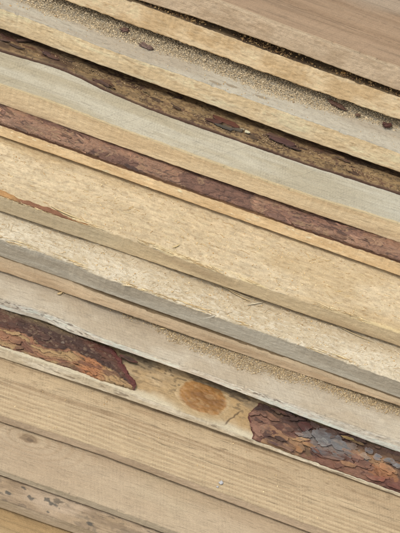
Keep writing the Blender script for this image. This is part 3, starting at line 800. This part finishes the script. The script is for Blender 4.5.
# dust sheet that the heaped grains lie on
# thin sawdust on the dark bark
d4 = lambda X, D: np.clip(.25 + .75 * ss(.38, .62, fbm(X * 14, D * 40, 73, 3)) * ss(-.20, -.02, X), 0, 1) * ss(.001, .004, D - np.interp(X, XS, I4['dB']))
X, D = scatter(I4, 60000, d4, 0, .06)
P = surf(I4, X, D); P[:, 2] += .0006 + .0019 * rng.uniform(0, 1, len(X)) ; n = len(X); sz = rng.gamma(3, .00022, n).clip(.0003, .0016)
tag(chunks(P, sz, grain_cols(n, [(152, 130, 102), (136, 114, 88), (168, 146, 116), (112, 90, 70)]), 'sawdust', M_DUST),
    'brownish sawdust caught on the dark shaded bark strip', 'sawdust', kind='stuff')
# patch on the pinkish board
I9 = B['k9']
s9 = bline(I9, [(0, 271), (60, 291), (100, 307), (150, 328), (180, 345), (220, 362), (260, 376), (300, 386), (340, 398), (400, 418)])
f9 = lambda X, D: ss(-.002, .008, D - s9(X) + .010 * (fbm(X * 70, D * 70, 75, 3) - .5)) * (.25 + .75 * ss(-.13, .0, X))
X, D = scatter(I9, 110000, f9, 0, .05)
P = surf(I9, X, D); P[:, 2] += .0008 * rng.uniform(0, 1, len(X)); n = len(X); sz = rng.gamma(3.2, .00018, n).clip(.0003, .0018)
tag(chunks(P, sz, grain_cols(n, [(196, 176, 140), (182, 160, 124), (206, 188, 154), (164, 142, 108)]), 'sawdust', M_DUST),
    'golden sawdust spilled along the back of the pinkish grey board', 'sawdust', kind='stuff')
# crumbs in the slit under the topmost board
I2 = B['k2']
X, D = scatter(I2, 5000, lambda X, D: .2 + .8 * ss(.45, .6, fbm(X * 50, D * 0, 77, 3)), .0005, .014)
P = surf(I2, X, D); P[:, 2] += .0008 * rng.uniform(0, 1, len(X)); n = len(X); sz = rng.gamma(3, .0004, n).clip(.0005, .003)
tag(chunks(P, sz, grain_cols(n, [(150, 120, 80), (110, 84, 56), (80, 58, 40), (180, 150, 104)]), 'sawdust', M_DUST),
    'coarse dark crumbs lying in the slit under the topmost board', 'sawdust', kind='stuff')
# a light dusting along the other steps
for key, lab, cnt, span in (('k6', 'sparse dust on the wide golden fuzzy board', 2600, .06), ('k7', 'sparse dust on the narrow cream rough board', 2400, .035),
                            ('k11', 'few specks of dust on the wide ridged tan board', 420, .065), ('k3', 'few specks of dust on the bare grey face of the sawdust board', 500, .02)):
    I = B[key]; X, D = scatter(I, cnt, lambda X, D: .25 + .75 * ss(.4, .7, fbm(X * 20, D * 40, 79, 2)), .001, span)
    P = surf(I, X, D); P[:, 2] += .0002; n = len(X); sz = rng.gamma(3, .00018, n).clip(.0003, .0014)
    tag(chunks(P, sz, grain_cols(n, [(224, 202, 158), (206, 178, 130), (186, 152, 104)]), 'sawdust', M_DUST), lab, 'sawdust', kind='stuff')

# torn fibres on the two fuzzy boards: thin curved slivers that belong to the board
def slivers(P, length, w, ang, colors, name, mat, parent=None, lift=.3, curl=.5, kind=None):
    n = len(P); K = 6; t = np.linspace(-.5, .5, K)
    L = length[:, None]
    u = t[None] * L
    bend = curl * rng.uniform(-1, 1, (n, 1)) * (t[None] ** 2) * L
    up = (lift * rng.uniform(0, 1, (n, 1)) * (np.abs(t[None] * 2) ** 1.5) * L * .5)
    ca, sa = np.cos(ang)[:, None], np.sin(ang)[:, None]
    cx = P[:, 0:1] + u * ca - bend * sa; cy = P[:, 1:2] + u * sa + bend * ca; cz = P[:, 2:3] + up
    wd = (w[:, None] * (1 - (t[None] * 2) ** 2 * .85)) * .5
    r = []
    for (s, h) in ((-1, 0), (0, .6), (1, 0)):
        r.append(np.stack([cx - s * wd * sa, cy + s * wd * ca, cz + h * wd], -1))
    V = np.stack(r, 2)      # n K 3 3
    idx = np.arange(n * K * 3).reshape(n, K, 3)
    F = []
    for a, b in ((0, 1), (1, 2), (2, 0)):
        F.append(np.stack([idx[:, :-1, a], idx[:, :-1, b], idx[:, 1:, b], idx[:, 1:, a]], -1).reshape(-1, 4))
    col = np.repeat(colors[:, None, :], K * 3, 1)
    o = mesh(name, V.reshape(-1, 3), np.concatenate(F), col.reshape(-1, 3), mat, parent)
    if kind: o['kind'] = kind
    return o
for key, cnt, span, an, cs in (('k6', 700, .058, .15, [(232, 210, 160), (214, 184, 130), (190, 156, 106)]), ('k7', 1100, .032, .55, [(244, 232, 206), (226, 206, 170), (200, 174, 134)])):
    I = B[key]; X, D = scatter(I, cnt, lambda X, D: .3 + .7 * ss(.45, .6, fbm(X * 60, D * 120, 83, 2)), .0, span)
    P = surf(I, X, D); P[:, 2] += .0001; n = len(X)
    slivers(P, rng.gamma(3, .0012, n).clip(.001, .009), rng.uniform(.00025, .0006, n), rng.normal(an, .5, n), grain_cols(n, cs), 'torn_fibres', M_FIBRE, I['obj'], .25, .5, 'stuff')
# ragged strands along the arris of both
for key, cnt in (('k6', 420), ('k7', 420)):
    I = B[key]; X = rng.uniform(-.26, .26, cnt); k = fbm(X * 30, X * 0, 85, 2) > .45; X = X[k]; D = rng.uniform(0, .0035, len(X))
    P = surf(I, X, D); P[:, 2] += .0003; n = len(X)
    slivers(P, rng.gamma(3, .0026, n).clip(.003, .018), rng.uniform(.0003, .0008, n), rng.normal(.0, .10, n), grain_cols(n, [(232, 214, 172), (216, 190, 144), (196, 166, 120)]), 'torn_strands', M_FIBRE, I['obj'], .12, .25, 'stuff')

def one_sliver(px, py, key, length, width, ang, rgb, label, lift=.4, curl=.6, name='wood_splinter', cat='splinter', dz=.0008, grp='loose wood splinters'):
    I = B[key]; x, d = loc(I, px, py); p = surf(I, [x], [max(d, 0)]); p[0, 2] += dz
    o = slivers(p * 0, np.array([length]), np.array([width]), np.array([ang]), lin(rgb)[None] / 1.5, name, M_FIBRE, None, lift, curl)
    o.location = p[0]
    return tag(o, label, cat, grp)
one_sliver(127, 287.5, 'k7', .011, .0024, .30, (238, 218, 176), 'pale curled splinter on the cool grey edge, left of centre')
one_sliver(124, 291, 'k7', .005, .0014, 1.1, (230, 206, 160), 'tiny upright splinter touching the pale curled splinter')
one_sliver(255, 304, 'k7', .016, .0015, .62, (240, 226, 192), 'tiny pale chip on the narrow cream board near the middle')
one_sliver(236, 293, 'k7', .034, .0017, -.08, (226, 204, 160), 'long pale splinter lying under the wide golden board near the middle', lift=.06, curl=.15)
one_sliver(240, 297, 'k7', .022, .0014, -.18, (214, 188, 142), 'short tan splinter just below the long pale splinter', lift=.06, curl=.2)
one_sliver(212, 320, 'k7', .020, .0009, .75, (240, 230, 204), 'hair-thin pale splinter crossing the cool grey edge at the centre', lift=.2, curl=.3)
one_sliver(355, 335, 'k7', .036, .0014, -.12, (206, 184, 142), 'long thin splinter in the joint above the cream board, right side', lift=.04, curl=.1)
one_sliver(60, 294, 'k9', .006, .0030, .9, (226, 200, 150), 'small cream chip on the pinkish board, left side, beside the tan edge', lift=.2)
one_sliver(163, 329, 'k9', .006, .0032, .5, (224, 198, 148), 'small cream chip on the pinkish board where the golden sawdust begins', lift=.2)
one_sliver(176, 247, 'k6', .009, .0014, .9, (236, 210, 150), 'short yellow splinter sticking up at the wide golden board edge')
one_sliver(66, 214, 'k6', .030, .0022, -.10, (224, 200, 150), 'pale yellow torn splinter above the orange bark sliver', lift=.05, curl=.1)
one_sliver(343, 74, 'k3', .010, .0040, .4, (196, 160, 100), 'tan crumb in the slit under the topmost board') if False else None

# bark chips lying in the sawdust and one by the slit
def chip(px, py, key, a, b, h, ang, rgb, label, name='bark_chip', cat='bark chip', grp='bark chips in the sawdust', dz=.0026, mat=None):
    I = B[key]; x, d = loc(I, px, py); p = surf(I, [x], [max(d, 0)])[0]
    nu, nv = 26, 13; U, Vv = np.meshgrid(np.linspace(0, 2 * math.pi, nu, endpoint=False), np.linspace(0, math.pi, nv))
    x_ = np.sin(Vv) * np.cos(U); y_ = np.sin(Vv) * np.sin(U); z_ = np.cos(Vv)
    r = 1 + (.95 if mat is None else .5) * (fbm(x_ * 3 + 9 + px, y_ * 3 + z_ * 3 + 7, int(px), 4) - .5) * 2
    sx = np.sign(x_) * np.abs(x_) ** .8
    q = np.stack([sx * r * a, y_ * r * b, np.sign(z_) * np.abs(z_) ** .7 * h * (.7 + .5 * fbm(x_ * 5 + 3, y_ * 5 + 3, 5, 2))], -1)
    R = np.array([[math.cos(ang), -math.sin(ang), 0], [math.sin(ang), math.cos(ang), 0], [0, 0, 1]])
    q = q @ R.T
    idx = np.arange(nu * nv).reshape(nv, nu); n2 = np.roll(idx, -1, 1)
    F = np.stack([idx[:-1], idx[1:], n2[1:], n2[:-1]], -1).reshape(-1, 4)
    c = lin(rgb)[None] / 1.6 * (.4 + 1.3 * fbm(q[..., 0].ravel() * 900 + 5, q[..., 1].ravel() * 900 + 5, 3, 3))[:, None]
    o = mesh(name, q.reshape(-1, 3), F, c, mat or M_BARK)
    o.location = (p[0], p[1], p[2] + dz)
    return tag(o, label, cat, grp)
chip(125, 32, 'k3', .0036, .0028, .0012, .3, (116, 88, 74), 'reddish brown bark chip, upper of the two in the sawdust at upper left')
chip(146, 47, 'k3', .0062, .0026, .0012, -.15, (128, 104, 92), 'flat grey brown bark chip at the sawdust edge, upper left of centre', dz=.001)
chip(336, 107, 'k3', .0085, .0022, .0012, -.25, (104, 74, 58), 'long dark bark sliver in the sawdust on the right')
chip(386, 127, 'k3', .0050, .0024, .0014, .2, (92, 56, 46), 'dark red bark chip in the sawdust at the right edge')
chip(357, 117, 'k3', .0022, .0016, .001, .2, (120, 92, 70), 'tiny brown bark crumb in the sawdust, between the right-hand chips')
chip(175, 100, 'k4', .0060, .0016, .0014, .7, (64, 42, 32), 'narrow dark bark chip lying slantwise on the shaded bark strip', dz=.002, grp=None)
chip(343, 73.5, 'k2', .0022, .0015, .0012, .4, (206, 160, 96), 'bright tan crumb wedged in the slit under the topmost board', 'wood_crumb', 'wood crumb', None, dz=.0005, mat=M_FIBRE)

# resin drop on the ridged board: thin blob, milky, with a glossy skin
M_RES = bpy.data.materials.new('dried resin'); M_RES.use_nodes = True
nt = M_RES.node_tree; bs = nt.nodes['Principled BSDF']
bs.inputs['Base Color'].default_value = (.42, .41, .39, 1); bs.inputs['Roughness'].default_value = .3
nz = nt.nodes.new('ShaderNodeTexNoise'); nz.inputs['Scale'].default_value = 700
bp = nt.nodes.new('ShaderNodeBump'); bp.inputs['Strength'].default_value = .6; bp.inputs['Distance'].default_value = .0005
nt.links.new(nz.outputs[0], bp.inputs['Height']); nt.links.new(bp.outputs[0], bs.inputs['Normal'])
chip(221, 483, 'k11', .0020, .0016, .0008, .9, (226, 220, 214), 'small milky white resin drop on the ridged tan board', 'resin_drop', 'resin drop', None, dz=.0004, mat=M_RES)
chip(217.5, 487, 'k11', .0010, .0008, .0005, .2, (226, 220, 214), 'smaller white resin speck at the lower left of the resin drop', 'resin_speck', 'resin drop', None, dz=.0003, mat=M_RES)

# ------------------------------------------------------------------ ground under the stack
zg = float(B['k14']['zb'].min()) - .012
gx, gy = np.meshgrid(np.linspace(-6, 6, 121), np.linspace(-6, 6, 121))
gz = zg - .004 + .010 * (fbm(gx * 3, gy * 3, 950, 4) - .5)
gc = mix(lin((100, 86, 70)), lin((80, 70, 58)), fbm(gx * 5, gy * 5, 951, 4))
g = mesh('ground', np.stack([gx, gy, gz], -1).reshape(-1, 3), grid_faces(121, 121), gc.reshape(-1, 3), wood_mat('packed earth', .2, .25, .6, gscale=(30, 30, 30), fine=300, dist=.004))
g['kind'] = 'structure'

# ------------------------------------------------------------------ light: soft daylight from behind the stack, to the left
w = bpy.data.worlds.new('World'); bpy.context.scene.world = w; w.use_nodes = True
nt = w.node_tree; bg = nt.nodes['Background']
sky = nt.nodes.new('ShaderNodeTexSky'); sky.sky_type = 'NISHITA'; sky.sun_disc = False
SE, SA = math.radians(62), math.radians(-100)        # elevation; azimuth measured from +Y clockwise
sky.sun_elevation = SE; sky.sun_rotation = SA; sky.dust_density = 4; sky.air_density = 1.2
hs = nt.nodes.new('ShaderNodeHueSaturation'); hs.inputs['Saturation'].default_value = .35
nt.links.new(sky.outputs[0], hs.inputs['Color']); nt.links.new(hs.outputs[0], bg.inputs['Color'])
bg.inputs['Strength'].default_value = .24
sl = bpy.data.lights.new('sun', 'SUN'); sl.energy = 1.3; sl.angle = math.radians(16); sl.color = (1, .96, .90)
so = bpy.data.objects.new('sun', sl); C.objects.link(so)
sdir = np.array([math.sin(SA) * math.cos(SE), math.cos(SA) * math.cos(SE), math.sin(SE)])
from mathutils import Vector, Matrix
so.rotation_euler = Vector(sdir).to_track_quat('Z', 'Y').to_euler()

# ------------------------------------------------------------------ camera
cam = bpy.data.cameras.new('camera'); co = bpy.data.objects.new('camera', cam); C.objects.link(co)
cam.sensor_fit = 'VERTICAL'; cam.sensor_height = 24; cam.lens = 24 * DIST / HGT
cam.clip_start = .01; cam.clip_end = 100
M = Matrix.Identity(4)
for i in range(3):
    M[i][0] = Rt[i]; M[i][1] = Up[i]; M[i][2] = -Fw[i]; M[i][3] = CAM[i]
co.matrix_world = M
sc = bpy.context.scene; sc.camera = co
sc.view_settings.view_transform = 'Standard'; sc.view_settings.look = 'None'; sc.view_settings.exposure = 0
sc.render.resolution_x = 768; sc.render.resolution_y = 1024
